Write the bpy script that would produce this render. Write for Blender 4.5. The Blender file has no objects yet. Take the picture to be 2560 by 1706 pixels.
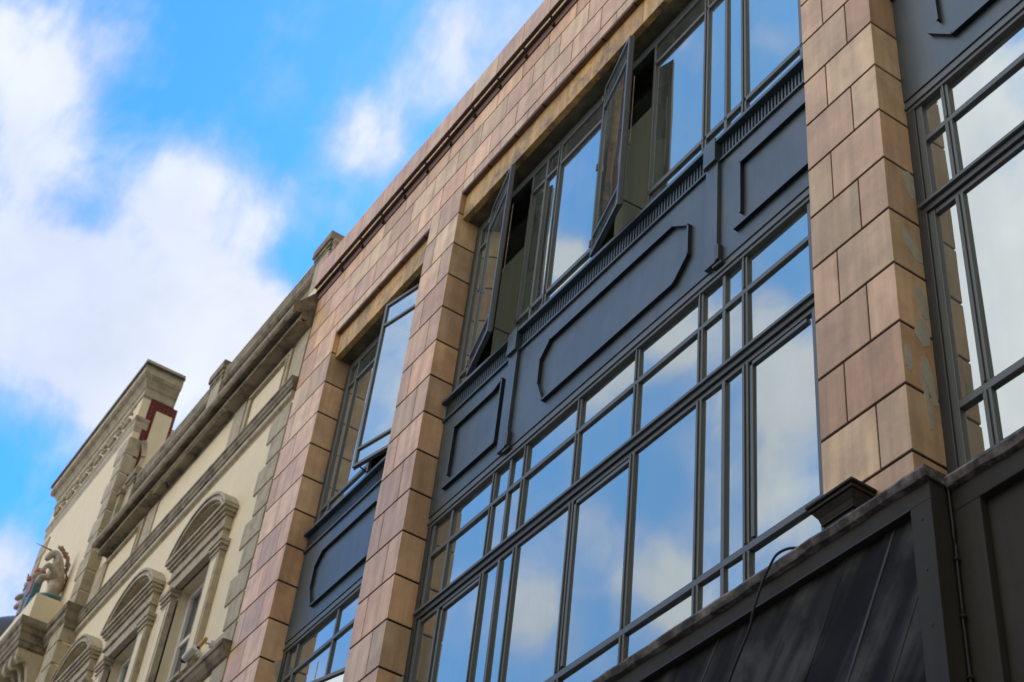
import bpy, math, random
from mathutils import Vector, Matrix
random.seed(7)
scene = bpy.context.scene
COL = scene.collection
R_ = math.radians

# ------------------------------------------------------------------ camera
CAMP = Vector((3.42234355, -3.72437281, 1.59748919))
RT = Vector((0.54804035, 0.83081487, 0.09694555))
DN = Vector((-0.52306625, 0.4308452, -0.73537345))
FW = Vector((-0.65272772, 0.35230537, 0.67069177))
F_PX = 3882.105
cd = bpy.data.cameras.new('camera'); cam = bpy.data.objects.new('camera', cd); COL.objects.link(cam)
cam.matrix_world = Matrix(((RT.x, -DN.x, -FW.x, CAMP.x), (RT.y, -DN.y, -FW.y, CAMP.y), (RT.z, -DN.z, -FW.z, CAMP.z), (0, 0, 0, 1)))
cd.sensor_width = 36.0; cd.lens = F_PX / 2560 * 36; cd.clip_start = .05; cd.clip_end = 5000
cd.dof.use_dof = True; cd.dof.focus_distance = 8.0; cd.dof.aperture_fstop = 4.5
scene.camera = cam

# ------------------------------------------------------------------ world: sky with clouds
SUN_EL, SUN_AZ = 52.0, -30.0       # sun stands behind the buildings, the street front is in open shade
W = bpy.data.worlds.new('World'); scene.world = W; W.use_nodes = True
nt = W.node_tree; nt.nodes.clear()
def N(t, **k):
    n = nt.nodes.new(t)
    for a, b in k.items(): setattr(n, a, b)
    return n
def L(a, b): nt.links.new(a, b)
out = N('ShaderNodeOutputWorld'); bg = N('ShaderNodeBackground'); L(bg.outputs[0], out.inputs[0])
sky = N('ShaderNodeTexSky', sky_type='NISHITA'); sky.sun_disc = False
sky.sun_elevation = R_(SUN_EL); sky.sun_rotation = R_(SUN_AZ)
sky.air_density = 1.0; sky.dust_density = .3; sky.ozone_density = 2.5
tc = N('ShaderNodeTexCoord')
def vm(op, a, b=None):
    n = N('ShaderNodeVectorMath', operation=op)
    for i, x in enumerate((a, b)):
        if x is None: continue
        if isinstance(x, (tuple, Vector)): n.inputs[i].default_value = tuple(x)
        else: L(x, n.inputs[i])
    return n
def mt(op, a, b=None, c=None, clamp=False):
    n = N('ShaderNodeMath', operation=op); n.use_clamp = clamp
    for i, x in enumerate((a, b, c)):
        if x is None: continue
        if isinstance(x, (int, float)): n.inputs[i].default_value = x
        else: L(x, n.inputs[i])
    return n.outputs[0]
dirn = vm('NORMALIZE', tc.outputs['Generated']).outputs[0]
# domain warp
nw = N('ShaderNodeTexNoise'); nw.inputs['Scale'].default_value = 7.0; nw.inputs['Detail'].default_value = 3.0
L(dirn, nw.inputs['Vector'])
wv = vm('SUBTRACT', nw.outputs['Color'], (.5, .5, .5)).outputs[0]
ws = N('ShaderNodeVectorMath', operation='SCALE'); L(wv, ws.inputs[0]); ws.inputs['Scale'].default_value = .06
wd = vm('NORMALIZE', vm('ADD', dirn, ws.outputs[0]).outputs[0]).outputs[0]
# cloud banks: world direction, angular radius (rad), weight
def dir_of(px, py, mirror=False):
    d = (RT * ((px - 1280) / F_PX) + DN * ((py - 853) / F_PX) + FW).normalized()
    if mirror: d.y = -d.y
    return d
BANKS = [  # (clouds over the roofs ...0) and (clouds across the street, which the glass shows ...1)
 ((-.47, -.51, .74), 0, 210, 1.5, 2), ((-.15, -.70, .70), 0, 260, 1.2, 2), ((-.02, -.72, .70), 0, 300, 1.2, 2), ((-.28, -.70, .66), 0, 200, .8, 2),
 (90, 200, 210, .75, 0), (150, 360, 180, .55, 0), (40, 90, 170, .5, 0), (60, 620, 260, .85, 0), (330, 790, 330, 1.2, 0), (560, 790, 200, .75, 0), (120, 820, 240, .9, 0),
 (650, 860, 150, .7, 0), (520, 520, 150, .6, 0), (660, 500, 110, .45, 0), (420, 430, 120, .3, 0),
 (1290, 40, 190, 1.05, 0), (1130, 150, 120, .8, 0), (1010, 240, 90, .6, 0), (880, 265, 70, .4, 0), (680, 190, 90, .32, 0), (950, 380, 110, .7, 0), (860, 350, 80, .35, 0),
 (20, 1480, 130, 1.1, 0), (30, 1390, 80, .5, 0), (330, 950, 160, .6, 0), (330, 25, 120, .35, 0),
 (380, 180, 110, -.15, 0), (600, 60, 250, -.35, 0), (560, 230, 160, .30, 0), (300, 90, 150, .45, 0), (760, 250, 100, .25, 0), (430, 470, 150, .35, 0), (940, 330, 130, .3, 0), (120, 1000, 160, .35, 0), (340, 380, 90, -.35, 0), (250, 545, 80, -.25, 0), (740, 620, 90, -.5, 0), (60, 1130, 170, -.2, 0), (900, 90, 110, -.4, 0), (150, 1010, 120, -.25, 0),
 (1480, 950, 170, 1.0, 1), (1660, 870, 130, .9, 1), (1980, 1000, 150, 1.0, 1), (1900, 790, 60, .5, 1), (1400, 640, 85, 1.1, 1), (1330, 1540, 120, .9, 1),
 (1640, 1460, 90, .8, 1), (1230, 1330, 110, -.6, 1), (1600, 1250, 100, -.5, 1), (1500, 330, 230, -.6, 1), (1950, 130, 200, -.5, 1), (1960, 650, 100, -.6, 1), (1450, 1260, 90, .25, 1),
 (2420, 650, 330, .8, 1), (2300, 250, 200, .6, 1), (2380, 420, 90, -.35, 1), (2450, 1050, 220, .9, 1), (970, 900, 150, 1.0, 1), (980, 1500, 110, .3, 1), (1150, 1150, 120, -.4, 1), (1960, 90, 60, .7, 1), (1740, 110, 50, .4, 1), (1940, 1220, 110, .6, 1),
]
acc = None
for (px, py, r, w, m) in BANKS:
    d = Vector(px) if m == 2 else dir_of(px, py, bool(m)); rad = r / F_PX
    if m == 1: w *= 1.25
    dist = vm('DISTANCE', wd, d).outputs['Value']
    mr = N('ShaderNodeMapRange', interpolation_type='SMOOTHERSTEP'); L(dist, mr.inputs[0])
    mr.inputs[1].default_value = 0; mr.inputs[2].default_value = rad * 1.6; mr.inputs[3].default_value = w; mr.inputs[4].default_value = 0
    acc = mr.outputs[0] if acc is None else mt('ADD', acc, mr.outputs[0])
# general cloud cover elsewhere in the sky
ng = N('ShaderNodeTexNoise'); ng.inputs['Scale'].default_value = 3.1; ng.inputs['Detail'].default_value = 5.0; L(dirn, ng.inputs['Vector'])
nf = N('ShaderNodeTexNoise'); nf.inputs['Scale'].default_value = 13.0; nf.inputs['Detail'].default_value = 6.0; nf.inputs['Roughness'].default_value = .55
L(wd, nf.inputs['Vector'])
base = mt('MULTIPLY', mt('SUBTRACT', ng.outputs['Fac'], .5), .5)
fine = mt('MULTIPLY', mt('SUBTRACT', nf.outputs['Fac'], .45), 2.7)
mpw = N('ShaderNodeMapping'); mpw.inputs['Rotation'].default_value = (.3, .5, .4); mpw.inputs['Scale'].default_value = (1, 2.4, 1); L(wd, mpw.inputs[0])
nh = N('ShaderNodeTexNoise'); nh.inputs['Scale'].default_value = 24.0; nh.inputs['Detail'].default_value = 7.0; nh.inputs['Roughness'].default_value = .6; L(mpw.outputs[0], nh.inputs['Vector'])
wisp = mt('MULTIPLY', mt('SUBTRACT', nh.outputs['Fac'], .46), 1.1)
s = mt('ADD', mt('ADD', mt('MULTIPLY', acc, 1.0), base), mt('ADD', fine, wisp))
# the unseen rest of the sky (to the south and overhead) is mostly bright cloud
seen = vm('DOT_PRODUCT', dirn, (-.80, 0.0, .60)).outputs['Value']
rest = N('ShaderNodeMapRange'); L(seen, rest.inputs[0])
rest.inputs[1].default_value = .86; rest.inputs[2].default_value = .45; rest.inputs[3].default_value = 0; rest.inputs[4].default_value = 1.6
s = mt('ADD', s, rest.outputs[0])
sy = N('ShaderNodeSeparateXYZ'); L(dirn, sy.inputs[0])
s = mt('ADD', s, mt('MULTIPLY', mt('SUBTRACT', 0.0, sy.outputs['Y'], clamp=True), .7))   # thin veil of cloud on the street side
cm = N('ShaderNodeMapRange', interpolation_type='SMOOTHSTEP'); L(s, cm.inputs[0])
cm.inputs[1].default_value = -.10; cm.inputs[2].default_value = 1.65
# sky colour grading
hs = N('ShaderNodeHueSaturation'); hs.inputs['Saturation'].default_value = 1.12; hs.inputs['Value'].default_value = 1.3
tn = N('ShaderNodeMixRGB', blend_type='MULTIPLY'); tn.inputs[0].default_value = 1; tn.inputs[2].default_value = (.47, .66, 1.05, 1)
L(sky.outputs[0], tn.inputs[1]); L(tn.outputs[0], hs.inputs['Color'])
cc = N('ShaderNodeMixRGB'); L(mt('MULTIPLY', mt('MULTIPLY', cm.outputs[0], cm.outputs[0]), mt('MULTIPLY_ADD', ng.outputs['Fac'], 1.5, .15, clamp=True)), cc.inputs[0])
cc.inputs[1].default_value = (1.55, 2.0, 3.3, 1); cc.inputs[2].default_value = (2.6, 2.78, 3.12, 1)
pale = N('ShaderNodeMixRGB'); pm = N('ShaderNodeMapRange', interpolation_type='SMOOTHSTEP'); L(sy.outputs['Y'], pm.inputs[0])
pm.inputs[1].default_value = .05; pm.inputs[2].default_value = -.45; pm.inputs[4].default_value = .8; L(pm.outputs[0], pale.inputs[0]); L(hs.outputs[0], pale.inputs[1]); pale.inputs[2].default_value = (.80, 1.85, 3.3, 1)
mx = N('ShaderNodeMixRGB'); L(cm.outputs[0], mx.inputs[0]); L(pale.outputs[0], mx.inputs[1]); L(cc.outputs[0], mx.inputs[2])
tw = N('ShaderNodeMixRGB', blend_type='MULTIPLY'); L(mt('MULTIPLY', rest.outputs[0], .62, clamp=True), tw.inputs[0]); L(mx.outputs[0], tw.inputs[1]); tw.inputs[2].default_value = (1.16, 1.0, .80, 1)
gain = N('ShaderNodeVectorMath', operation='SCALE'); L(tw.outputs[0], gain.inputs[0]); east = N('ShaderNodeMapRange', interpolation_type='SMOOTHSTEP'); sx = N('ShaderNodeSeparateXYZ'); L(dirn, sx.inputs[0]); L(sx.outputs['X'], east.inputs[0])
east.inputs[1].default_value = -.25; east.inputs[2].default_value = .45; east.inputs[3].default_value = 1.0; east.inputs[4].default_value = .19   # sky dimmed on this unseen side to keep the pier cheeks dark
L(mt('MULTIPLY', mt('MULTIPLY', mt('MULTIPLY_ADD', rest.outputs[0], 1.35, 1.0), east.outputs[0]), mt('MULTIPLY_ADD', mt('MULTIPLY', mt('SUBTRACT', nf.outputs['Fac'], .5), cm.outputs[0]), .45, 1.0)), gain.inputs['Scale'])
L(gain.outputs[0], bg.inputs['Color']); bg.inputs['Strength'].default_value = .15

sd = bpy.data.lights.new('sun', 'SUN'); sun = bpy.data.objects.new('sun', sd); COL.objects.link(sun)
sd.energy = 2.4; sd.angle = R_(.5); sd.color = (1, .95, .88)
# Nishita: rotation 0 = +Y, turning towards +X
sv = Vector((math.sin(R_(SUN_AZ)) * math.cos(R_(SUN_EL)), math.cos(R_(SUN_AZ)) * math.cos(R_(SUN_EL)), math.sin(R_(SUN_EL))))
sun.rotation_euler = sv.to_track_quat('Z', 'Y').to_euler()
scene.view_settings.view_transform = 'Standard'; scene.view_settings.look = 'None'
scene.view_settings.exposure = 1.08; scene.view_settings.gamma = 1.0
scene.render.engine = 'CYCLES'
scene.cycles.max_bounces = 8; scene.cycles.transparent_max_bounces = 12; scene.cycles.glossy_bounces = 5; scene.cycles.diffuse_bounces = 4
try: scene.cycles.use_denoising = True
except Exception: pass

# ------------------------------------------------------------------ materials
def mat(name, col, rough=.6, spec=.5, metal=0., var=.0, vscale=6., streak=0., tint=False, bump=0., bscale=60., dirt=None, dirt_amt=0., dscale=3., coat=0.):
    m = bpy.data.materials.new(name); m.use_nodes = True; t = m.node_tree; n = t.nodes; b = n['Principled BSDF']
    b.inputs['Roughness'].default_value = rough; b.inputs['Specular IOR Level'].default_value = spec; b.inputs['Metallic'].default_value = metal
    b.inputs['Coat Weight'].default_value = coat; b.inputs['Coat Roughness'].default_value = .25
    geo = n.new('ShaderNodeNewGeometry')
    cur = None
    def rgb(c): 
        r = n.new('ShaderNodeRGB'); r.outputs[0].default_value = (*c, 1); return r.outputs[0]
    cur = rgb(col)
    def mul(a, fac):
        x = n.new('ShaderNodeVectorMath'); x.operation = 'SCALE'; t.links.new(a, x.inputs[0]); t.links.new(fac, x.inputs['Scale']); return x.outputs[0]
    def mr(v, lo, hi, a=.3, bb=.7):
        x = n.new('ShaderNodeMapRange'); t.links.new(v, x.inputs[0]); x.inputs[1].default_value = a; x.inputs[2].default_value = bb
        x.inputs[3].default_value = lo; x.inputs[4].default_value = hi; return x.outputs[0]
    if tint:
        at = n.new('ShaderNodeAttribute'); at.attribute_name = 'tint'
        mm = n.new('ShaderNodeMixRGB'); mm.blend_type = 'MULTIPLY'; mm.inputs[0].default_value = 1
        t.links.new(cur, mm.inputs[1]); t.links.new(at.outputs['Color'], mm.inputs[2]); cur = mm.outputs[0]
    if var:
        no = n.new('ShaderNodeTexNoise'); no.inputs['Scale'].default_value = vscale; no.inputs['Detail'].default_value = 6
        t.links.new(geo.outputs['Position'], no.inputs['Vector']); cur = mul(cur, mr(no.outputs['Fac'], 1 - var, 1 + var))
    if streak:
        mp = n.new('ShaderNodeMapping'); mp.inputs['Scale'].default_value = (14, 14, .9); t.links.new(geo.outputs['Position'], mp.inputs[0])
        no = n.new('ShaderNodeTexNoise'); no.inputs['Scale'].default_value = 1.0; no.inputs['Detail'].default_value = 4
        t.links.new(mp.outputs[0], no.inputs['Vector']); cur = mul(cur, mr(no.outputs['Fac'], 1 - streak, 1 + streak * .35, .35, .6))
    if dirt:
        no = n.new('ShaderNodeTexNoise'); no.inputs['Scale'].default_value = dscale; no.inputs['Detail'].default_value = 8; no.inputs['Roughness'].default_value = .65
        t.links.new(geo.outputs['Position'], no.inputs['Vector'])
        mm = n.new('ShaderNodeMixRGB'); t.links.new(mr(no.outputs['Fac'], 0, dirt_amt, .46, .66), mm.inputs[0]); t.links.new(cur, mm.inputs[1]); mm.inputs[2].default_value = (*dirt, 1); cur = mm.outputs[0]
    t.links.new(cur, b.inputs['Base Color'])
    if bump:
        no = n.new('ShaderNodeTexNoise'); no.inputs['Scale'].default_value = bscale; no.inputs['Detail'].default_value = 4
        t.links.new(geo.outputs['Position'], no.inputs['Vector'])
        bp = n.new('ShaderNodeBump'); bp.inputs['Strength'].default_value = bump; bp.inputs['Distance'].default_value = .004
        t.links.new(no.outputs['Fac'], bp.inputs['Height']); t.links.new(bp.outputs[0], b.inputs['Normal'])
    return m
M = {}
M['tile'] = mat('faience_tile', (.73, .505, .30), rough=.45, spec=.38, var=.10, vscale=6, streak=.17, tint=True, bump=.35, bscale=30, dirt=(.26, .16, .10), dirt_amt=.32, dscale=3.7)
M['tile_buff'] = mat('buff_beam', (.60, .40, .13), rough=.55, var=.08, streak=.3, tint=True, bump=.4, bscale=25, dirt=(.10, .07, .04), dirt_amt=.8, dscale=6)
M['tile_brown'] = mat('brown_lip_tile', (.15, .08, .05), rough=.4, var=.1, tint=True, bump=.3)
M['brown_underside'] = mat('dark_brown_underside', (.075, .042, .03), rough=.6, var=.3, vscale=9)
M['mortar'] = mat('dark_mortar', (.022, .016, .012), rough=.9)
M['soffit'] = mat('stained_soffit', (.10, .09, .06), rough=.9, var=.15, dirt=(.30, .26, .17), dirt_amt=.5, dscale=5)
M['panel'] = mat('blue_grey_paint', (.042, .074, .096), rough=.38, spec=.6, var=.10, vscale=2.5, streak=.16, dirt=(.16, .17, .16), dirt_amt=.22, dscale=3.5, bump=.12, bscale=9)
M['frame'] = mat('grey_window_paint', (.098, .116, .116), rough=.4, spec=.5, var=.05, vscale=9)
M['frame_dark'] = mat('dark_window_paint', (.04, .048, .05), rough=.45)
M['fascia'] = mat('charcoal_fascia', (.040, .038, .028), rough=.65, spec=.22, var=.12, vscale=4, streak=.12, bump=.25, bscale=30)
M['lead'] = mat('worn_ledge', (.055, .05, .045), rough=.7, var=.2, vscale=12, dirt=(.33, .31, .27), dirt_amt=.85, dscale=9, bump=.8, bscale=30)
M['stucco'] = mat('cream_stucco', (.77, .69, .48), rough=.85, var=.03, streak=.03, bump=.2, bscale=40)
M['trim'] = mat('stone_trim_paint', (.46, .41, .285), rough=.8, var=.08, streak=.12, bump=.3, bscale=40, dirt=(.12, .11, .08), dirt_amt=.6, dscale=6)
M['cornice'] = mat('weathered_cornice', (.27, .235, .16), rough=.85, var=.15, dirt=(.05, .045, .03), dirt_amt=.85, dscale=5, bump=.5, bscale=30)
M['white'] = mat('white_sash_paint', (.72, .72, .70), rough=.5)
M['brick'] = mat('red_brick', (.15, .028, .020), rough=.8, var=.25, vscale=14, bump=.6, bscale=50)
M['patch'] = mat('grey_mortar_patch', (.50, .50, .38), rough=.9, var=.1, vscale=18, bump=.6, bscale=60)
M['roomwall'] = mat('room_wall', (.55, .54, .45), rough=.9)
M['curtain'] = mat('pale_green_blind', (.50, .62, .50), rough=.8, streak=.3)
M['black'] = mat('black_rubber_and_bead_shade', (.012, .012, .013), rough=.5)
M['slate'] = mat('black_roofing', (.018, .018, .02), rough=.6)
M['statue'] = mat('statue_white', (.42, .38, .30), rough=.6, var=.2, vscale=12, dirt=(.22, .12, .06), dirt_amt=.6, dscale=9)
M['gold'] = mat('statue_gold_brown', (.27, .16, .08), rough=.5, var=.3, vscale=20)
M['teal'] = mat('statue_teal', (.07, .18, .20), rough=.5, var=.2, vscale=20)
M['statred'] = mat('statue_red', (.30, .05, .03), rough=.5)
M['asphalt'] = mat('asphalt', (.05, .05, .052), rough=.9, var=.2, vscale=20, bump=.5)
M['paving'] = mat('paving', (.26, .25, .23), rough=.85, var=.12, vscale=3)
M['camwhite'] = mat('camera_housing', (.6, .6, .57), rough=.4)
M['yellow'] = mat('yellow_cap', (.55, .40, .08), rough=.5)

def glass_mat(name, floor_, tint, trans, film=.1):
    m = bpy.data.materials.new(name); m.use_nodes = True; t = m.node_tree; n = t.nodes; n.clear()
    o = n.new('ShaderNodeOutputMaterial'); mix = n.new('ShaderNodeMixShader'); tr = n.new('ShaderNodeBsdfTransparent'); gl = n.new('ShaderNodeBsdfGlossy')
    fr = n.new('ShaderNodeFresnel'); fr.inputs[0].default_value = 1.5
    ad = n.new('ShaderNodeMath'); ad.operation = 'MULTIPLY_ADD'; ad.inputs[1].default_value = .9; ad.inputs[2].default_value = floor_; ad.use_clamp = True
    t.links.new(fr.outputs[0], ad.inputs[0]); t.links.new(ad.outputs[0], mix.inputs[0])
    gl.inputs['Color'].default_value = (*tint, 1); gl.inputs['Roughness'].default_value = .012; tr.inputs[0].default_value = (*trans, 1)
    # slight roller-wave of float glass
    geo = n.new('ShaderNodeNewGeometry'); no = n.new('ShaderNodeTexNoise'); no.inputs['Scale'].default_value = 1.6; no.inputs['Detail'].default_value = 1
    t.links.new(geo.outputs['Position'], no.inputs['Vector'])
    bp = n.new('ShaderNodeBump'); bp.inputs['Strength'].default_value = .12; bp.inputs['Distance'].default_value = .02
    t.links.new(no.outputs['Fac'], bp.inputs['Height']); t.links.new(bp.outputs[0], gl.inputs['Normal'])
    t.links.new(tr.outputs[0], mix.inputs[1]); t.links.new(gl.outputs[0], mix.inputs[2]); 
    # pale diffuse film, uneven in upright streaks
    df = n.new('ShaderNodeBsdfDiffuse'); df.inputs[0].default_value = (.66, .74, .70, 1); m2 = n.new('ShaderNodeMixShader')
    mp = n.new('ShaderNodeMapping'); mp.inputs['Scale'].default_value = (9, 9, 1.1); t.links.new(geo.outputs['Position'], mp.inputs[0])
    n2 = n.new('ShaderNodeTexNoise'); n2.inputs['Scale'].default_value = 1.3; n2.inputs['Detail'].default_value = 6; t.links.new(mp.outputs[0], n2.inputs['Vector'])
    r2 = n.new('ShaderNodeMapRange'); r2.inputs[1].default_value = .3; r2.inputs[2].default_value = .75; r2.inputs[3].default_value = film * .5; r2.inputs[4].default_value = film * 1.9
    t.links.new(n2.outputs['Fac'], r2.inputs[0]); t.links.new(r2.outputs[0], m2.inputs[0]); t.links.new(mix.outputs[0], m2.inputs[1]); t.links.new(df.outputs[0], m2.inputs[2])
    t.links.new(m2.outputs[0], o.inputs[0])
    return m
M['glass'] = glass_mat('coated_glass', .47, (.90, .96, .92), (.46, .54, .50), .055)
M['oldglass'] = glass_mat('old_glass', .10, (.8, .85, .85), (.35, .38, .36), .04)

# weathered board with long diagonal scrapes
def board_mat():
    m = mat('weathered_black_board', (.035, .037, .042), rough=.7, spec=.16, var=.1, bump=.2, bscale=20); t = m.node_tree; n = t.nodes; b = n['Principled BSDF']
    src = b.inputs['Base Color'].links[0].from_socket
    geo = n.new('ShaderNodeNewGeometry'); mp = n.new('ShaderNodeMapping'); mp.vector_type = 'TEXTURE'; mp.inputs['Rotation'].default_value = (0, R_(38), 0); mp.inputs['Scale'].default_value = (.16, .5, 1.3)
    t.links.new(geo.outputs['Position'], mp.inputs[0])
    no = n.new('ShaderNodeTexNoise'); no.inputs['Scale'].default_value = 1; no.inputs['Detail'].default_value = 3; no.inputs['Roughness'].default_value = .6; t.links.new(mp.outputs[0], no.inputs[0])
    no2 = n.new('ShaderNodeTexNoise'); no2.inputs['Scale'].default_value = 4.5; no2.inputs['Detail'].default_value = 5; t.links.new(geo.outputs['Position'], no2.inputs[0])
    cr = n.new('ShaderNodeValToRGB'); cr.color_ramp.elements[0].position = .42; cr.color_ramp.elements[0].color = (.010, .011, .010, 1); cr.color_ramp.elements[1].position = .66; cr.color_ramp.elements[1].color = (.085, .090, .084, 1)
    t.links.new(no.outputs[0], cr.inputs[0])
    cr2 = n.new('ShaderNodeValToRGB'); cr2.color_ramp.elements[0].position = .40; cr2.color_ramp.elements[0].color = (.30, .28, .26, 1); cr2.color_ramp.elements[1].position = .58; cr2.color_ramp.elements[1].color = (1, 1, 1, 1)
    t.links.new(no2.outputs[0], cr2.inputs[0])
    mm = n.new('ShaderNodeMixRGB'); mm.blend_type = 'MULTIPLY'; mm.inputs[0].default_value = 1; t.links.new(cr.outputs[0], mm.inputs[1]); t.links.new(cr2.outputs[0], mm.inputs[2])
    t.links.new(mm.outputs[0], b.inputs['Base Color'])
    return m
M['board'] = board_mat()

# ------------------------------------------------------------------ mesh builder
class MB:
    def __init__(s): s.v = []; s.f = []; s.mi = []; s.tc = []; s.mats = []
    def m(s, name):
        if name not in s.mats: s.mats.append(name)
        return s.mats.index(name)
    def add(s, vs, fs, mn, tint=(1, 1, 1)):
        o = len(s.v); s.v += [tuple(x) for x in vs]; i = s.m(mn)
        for f in fs: s.f.append([o + k for k in f]); s.mi.append(i); s.tc.append(tint)
    def box(s, x0, x1, y0, y1, z0, z1, mn, tint=(1, 1, 1)):
        if x0 > x1: x0, x1 = x1, x0
        if y0 > y1: y0, y1 = y1, y0
        if z0 > z1: z0, z1 = z1, z0
        vs = [(x0, y0, z0), (x1, y0, z0), (x1, y1, z0), (x0, y1, z0), (x0, y0, z1), (x1, y0, z1), (x1, y1, z1), (x0, y1, z1)]
        s.add(vs, [(0, 3, 2, 1), (4, 5, 6, 7), (0, 1, 5, 4), (1, 2, 6, 5), (2, 3, 7, 6), (3, 0, 4, 7)], mn, tint)
    def prism(s, prof, a, b, axis, mn, tint=(1, 1, 1)):
        """closed profile extruded from a to b along axis; prof in the two other coordinates (order xyz)"""
        n = len(prof)
        def P(q, t): return {'x': (t, q[0], q[1]), 'y': (q[0], t, q[1]), 'z': (q[0], q[1], t)}[axis]
        vs = [P(q, a) for q in prof] + [P(q, b) for q in prof]
        fs = [(i, (i + 1) % n, n + (i + 1) % n, n + i) for i in range(n)] + [tuple(range(n))[::-1], tuple(range(n, 2 * n))]
        s.add(vs, fs, mn, tint)
    def tube(s, pts, r, mn, n=8):
        rings = []; pts = [Vector(p) for p in pts]
        for i, p in enumerate(pts):
            d = (pts[min(i + 1, len(pts) - 1)] - pts[max(i - 1, 0)]).normalized()
            u = d.cross(Vector((0, 0, 1)));  u = u.normalized() if u.length > 1e-3 else Vector((1, 0, 0)); w = d.cross(u)
            rr = r[i] if isinstance(r, (list, tuple)) else r
            rings.append([p + (u * math.cos(2 * math.pi * k / n) + w * math.sin(2 * math.pi * k / n)) * rr for k in range(n)])
        vs = [q for g in rings for q in g]; fs = []
        for i in range(len(pts) - 1):
            for k in range(n): fs.append((i * n + k, i * n + (k + 1) % n, (i + 1) * n + (k + 1) % n, (i + 1) * n + k))
        fs += [tuple(range(n))[::-1], tuple(range((len(pts) - 1) * n, len(pts) * n))]
        s.add(vs, fs, mn)
    def ell(s, c, r, mn, rot=None, nu=14, nv=10):
        vs = []; c = Vector(c)
        for j in range(nv + 1):
            th = math.pi * j / nv
            for i in range(nu):
                ph = 2 * math.pi * i / nu; p = Vector((r[0] * math.sin(th) * math.cos(ph), r[1] * math.sin(th) * math.sin(ph), r[2] * math.cos(th)))
                if rot: p = rot @ p
                vs.append(c + p)
        fs = [(j * nu + i, (j + 1) * nu + i, (j + 1) * nu + (i + 1) % nu, j * nu + (i + 1) % nu) for j in range(nv) for i in range(nu)]
        s.add(vs, fs, mn)
    def build(s, name, parent=None, bevel=0., smooth=False, seg=2):
        me = bpy.data.meshes.new(name); me.from_pydata(s.v, [], s.f); me.update()
        for mn in s.mats: me.materials.append(M[mn])
        me.polygons.foreach_set('material_index', s.mi)
        ca = me.color_attributes.new('tint', 'FLOAT_COLOR', 'CORNER')
        k = 0
        for p, t in zip(me.polygons, s.tc):
            for li in p.loop_indices: ca.data[li].color = (*t, 1)
        if smooth: me.polygons.foreach_set('use_smooth', [True] * len(me.polygons))
        import bmesh
        bm = bmesh.new(); bm.from_mesh(me); bmesh.ops.recalc_face_normals(bm, faces=bm.faces); bm.to_mesh(me); bm.free()
        o = bpy.data.objects.new(name, me); COL.objects.link(o)
        if parent: o.parent = parent; o.matrix_parent_inverse = Matrix.Translation(-parent_world(parent))
        if bevel:
            b = o.modifiers.new('bevel', 'BEVEL'); b.width = bevel; b.segments = seg; b.limit_method = 'ANGLE'; b.harden_normals = False
        return o
def parent_world(p):
    v = Vector(p.location)
    while p.parent: p = p.parent; v = v + Vector((0, 0, 0)); 
    return Vector(p.location)
def thing(name, label, cat, loc=(0, 0, 0), group=None):
    o = bpy.data.objects.new(name, None); COL.objects.link(o); o.location = loc; o.empty_display_size = .2
    o['label'] = label; o['category'] = cat
    if group: o['group'] = group
    return o
def tag(o, label, cat, group=None):
    o['label'] = label; o['category'] = cat
    if group: o['group'] = group
    return o
def struct(o): o['kind'] = 'structure'; return o
def rect(s, *a): s.box(*a)

# ------------------------------------------------------------------ ground
g = MB(); g.box(-400, 400, -400, 400, -.30, -.12, 'asphalt'); struct(g.build('ground'))
g = MB(); g.box(-60, 60, -11.5, -4.6, -.118, -.104, 'asphalt'); struct(g.build('road'))
g = MB(); g.box(-60, 60, -4.5, 30, -.115, 0, 'paving'); g.box(-60, 60, -4.6, -4.5, -.115, .02, 'paving'); struct(g.build('pavement'))

# ================================================================== TILED BUILDING
TB = thing('tiled_building', 'faience tiled building with wide grey framed windows and blue grey spandrel panels', 'building', (-3, .5, 0))
def tile_tint(lo=.80, hi=1.20):
    k = random.random(); b = random.uniform(lo, hi)
    if k < .5: c = (1.0, .96, .94)         # pinkish
    elif k < .8: c = (1.0, 1.04, .98)      # buff
    else: c = (.97, .87, .80)              # redder
    return tuple(b * x for x in c)
HC = .36; Z0 = 8.5; J = .0085
def lev(k): return Z0 + k * HC
def pier(x0, x1, splitA, splitB, kmin, kmax, depth=.30, reveal_cut=.5):
    s = MB(); s.box(x0 + .006, x1 - .006, .006, .5, lev(kmin), lev(kmax), 'mortar')
    for k in range(kmin, kmax):
        xs = [x0] + (splitA if k % 2 == 0 else splitB) + [x1]
        for i in range(len(xs) - 1):
            a = xs[i] + (J / 2 if i else 0); b = xs[i + 1] - (J / 2 if i < len(xs) - 2 else 0)
            s.box(a, b, 0, .3, lev(k) + J, lev(k + 1) - J, 'tile', tile_tint())
    return s.build('pier', TB, bevel=.003)
pier(-.522, 0, [-.18], [-.353], -12, 9)
pier(-5.23, -4.702, [-5.06], [-4.885], -12, 7)
pier(-7.67, -6.944, [-7.335], [-7.52, -7.165], -12, 7)
# fifth pier beyond the right window bay (out of frame)
pier(4.2, 4.72, [4.4], [4.55], -12, 9)

# top wall: a course above the lintel band, three courses of wider blocks, cornice strip, coping
s = MB(); s.box(-7.655, 4.7, .006, .5, 11.264, 12.6, 'mortar')
for (a, b) in ((-7.66, -6.95), (-5.22, -4.71), (-.51, -.01)): s.box(a, b, .006, .5, 11.0, 11.2639, 'mortar')
# infill blocks between piers' heads and course 11.39
def course(z0, z1, xs, y0=0., y1=.3, mn='tile', g=J):
    for a, b in zip(xs[:-1], xs[1:]): s.box(a + g / 2, b - g / 2, y0, y1, z0 + g, z1 - g, mn, tile_tint())
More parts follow.
